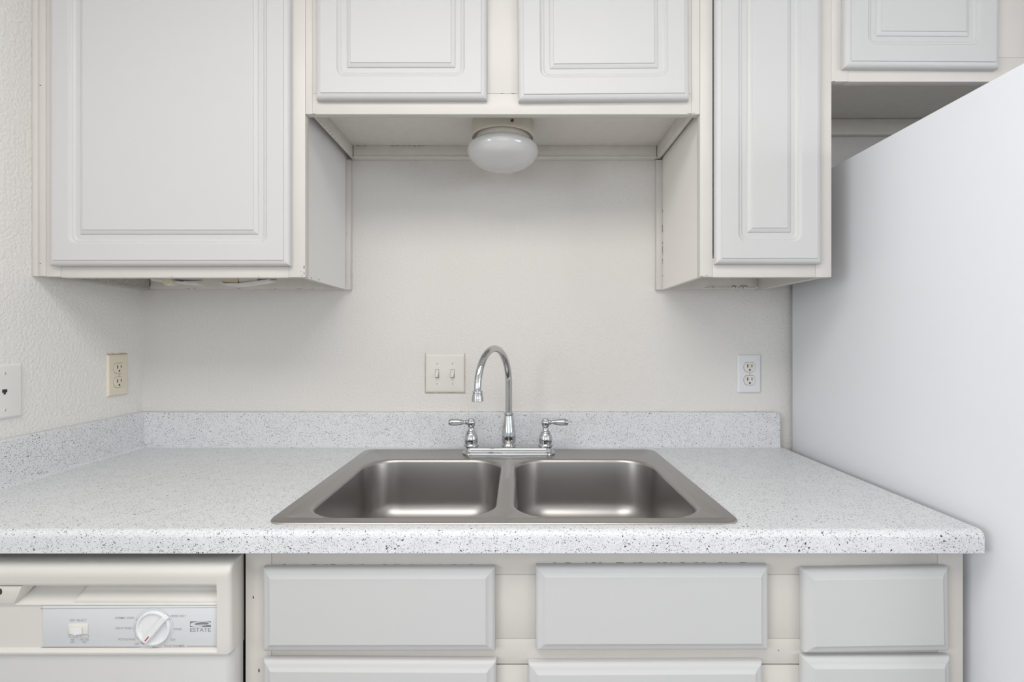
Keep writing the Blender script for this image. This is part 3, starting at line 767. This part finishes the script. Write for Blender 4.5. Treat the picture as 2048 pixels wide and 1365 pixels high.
# emblem
em = MB()
def ell(cx, cz, a, b_, rot, mi, y, cut=None):
    n = 40; pts = []
    for i in range(n):
        q = 2*PI*i/n; x, z = a*math.cos(q), b_*math.sin(q); x, z = x*math.cos(rot)-z*math.sin(rot), x*math.sin(rot)+z*math.cos(rot)
        px_, py_ = cx+x, cz+z
        if cut: px_ = min(max(px_, cut[0]), cut[1]); py_ = min(max(py_, cut[2]), cut[3])
        pts.append((SXp(px_), SZp(py_)))
    em.loft([[(x, YS, z) for x, z in pts], [(x, YS-y, z) for x, z in pts]], True, True, mi=mi)
em.box(SXp(380), SXp(421.8), YS-.00010, YS, SZp(1255.2), SZp(1243.6), 0, mi=0)
ell(401.5, 1249.4, 21.5, 5.6, -.04, 1, .00016, (381.0, 421.8, 1244.0, 1254.8))
ell(403.5, 1248.4, 14.2, 3.4, -.06, 0, .00022)
ell(405.5, 1250.6, 13.0, 0.75, -.02, 1, .00028)
ell(412.5, 1252.6, 9.5, 1.5, -.12, 0, .00026, (400, 421.8, 1244, 1255))
text(em, 'ESTATE', 380.3, 421.6, 1260.8, 7.2, 0, bold=.006)
P(t, em, 'brand_emblem', [M['print'], M['panel']])
# rocker switch
rk = MB(); rk.box(SXp(137.5), SXp(177), YS-.0020, YS+.0006, SZp(1268.4), SZp(1248.0), .0009, 2)
ro = P(t, rk, 'rocker_switch', M['plate_c'])
zz0, zz1 = SZp(1266), SZp(1254.5); a, b_, c = SXp(143.5), SXp(155.5), SXp(167)
kk = MB(); kk.loft([[(a, YS-.0025, zz0), (a, YS-.0034, zz0), (b_, YS-.0060, zz0-.0010), (c, YS-.0036, zz0), (c, YS-.0025, zz0)],
                    [(a, YS-.0025, zz1), (a, YS-.0040, zz1), (b_, YS-.0052, zz1), (c, YS-.0042, zz1), (c, YS-.0025, zz1)]], True, True)
kk.build('rocker', M['knob'], ro)
# dial
dl = MB().lathe([(34.0*U, 0), (34.0*U, .0022), (33.2*U, .0034), (31.8*U, .0038), (30.0*U, .0036), (28.8*U, .0010), (0, .0006)], c=(KX, YS, KZ), seg=64, axis='Y')
do = P(t, dl, 'dial', M['knob'], angle=40)
gr = MB(); ga = math.atan2(SZp(1234)-SZp(1280), SXp(331)-SXp(292)); gx, gz = SXp(315), SZp(1256)
def grp(l, wd, y): 
    return [(gx+a*math.cos(ga)-b_*math.sin(ga), y, gz+a*math.sin(ga)+b_*math.cos(ga)) for a, b_ in rrect(-l, l, -wd, wd, wd*.45, 4)]
gr.loft([grp(32*U, 6.6*U, YS-.0008), grp(31.5*U, 5.2*U, YS-.0050), grp(31*U, 4.4*U, YS-.0076), grp(30.5*U, 3.8*U, YS-.0080)], True, True)
go = gr.build('dial_grip', M['knob'], do, angle=30)
rd = MB(); gx, gz = gx-22*U*math.cos(ga), gz-22*U*math.sin(ga)
rd.loft([grp(5.6*U, 1.1*U, YS-.0076), grp(5.6*U, 1.1*U, YS-.0083)], True, True)
rd.build('pointer_mark', M['red'], go)
for o in [do]: pass

# ------------------------------------------------------------------ refrigerator
FR0, FR1 = .8035, 1.545
t = thing('refrigerator', 'white refrigerator seen from its smooth side, right of the counter', 'refrigerator', (1.17, -.36, 0))
P(t, MB().box(FR0, FR1, -.6950, -.0260, .03, 1.6735, .0035, 3), 'cabinet_body', M['fridge'], angle=50)
P(t, MB().box(FR0+.012, FR1-.012, -.7050, -.6950, .10, 1.668), 'door_gasket', M['rubber'])
P(t, MB().box(FR0, FR1, -.7650, -.7050, .10, 1.150, .008, 3), 'door', M['fridge'])
P(t, MB().box(FR0, FR1, -.7650, -.7050, 1.160, 1.6735, .008, 3), 'door', M['fridge'])
P(t, MB().tube([(FR1-.05, -.765, .70), (FR1-.05, -.805, .73), (FR1-.05, -.805, 1.09), (FR1-.05, -.765, 1.12)], .011, 14), 'door_handle', M['fridge'])
P(t, MB().tube([(FR1-.05, -.765, 1.19), (FR1-.05, -.805, 1.22), (FR1-.05, -.805, 1.45), (FR1-.05, -.765, 1.48)], .011, 14), 'door_handle', M['fridge'])
for x in (FR0+.05, FR1-.05):
    for y in (-.64, -.10): P(t, MB().lathe([(.02, 0), (.02, .012), (.010, .014), (.010, .032)], c=(x, y, 0), seg=16), 'foot', M['rubber'])

# ------------------------------------------------------------------ ceiling fixture behind the viewpoint
t = thing('ceiling_light', 'boxy fluorescent ceiling light fixture in the middle of the kitchen', 'ceiling light', (-.25, -1.50, 2.44))
P(t, MB().box(-1.04, .54, -1.94, -1.06, 2.405, 2.44, .004), 'frame', M['plate_w'])
P(t, MB().box(-1.01, .51, -1.91, -1.09, 2.375, 2.405, .006), 'diffuser', M['frost'])
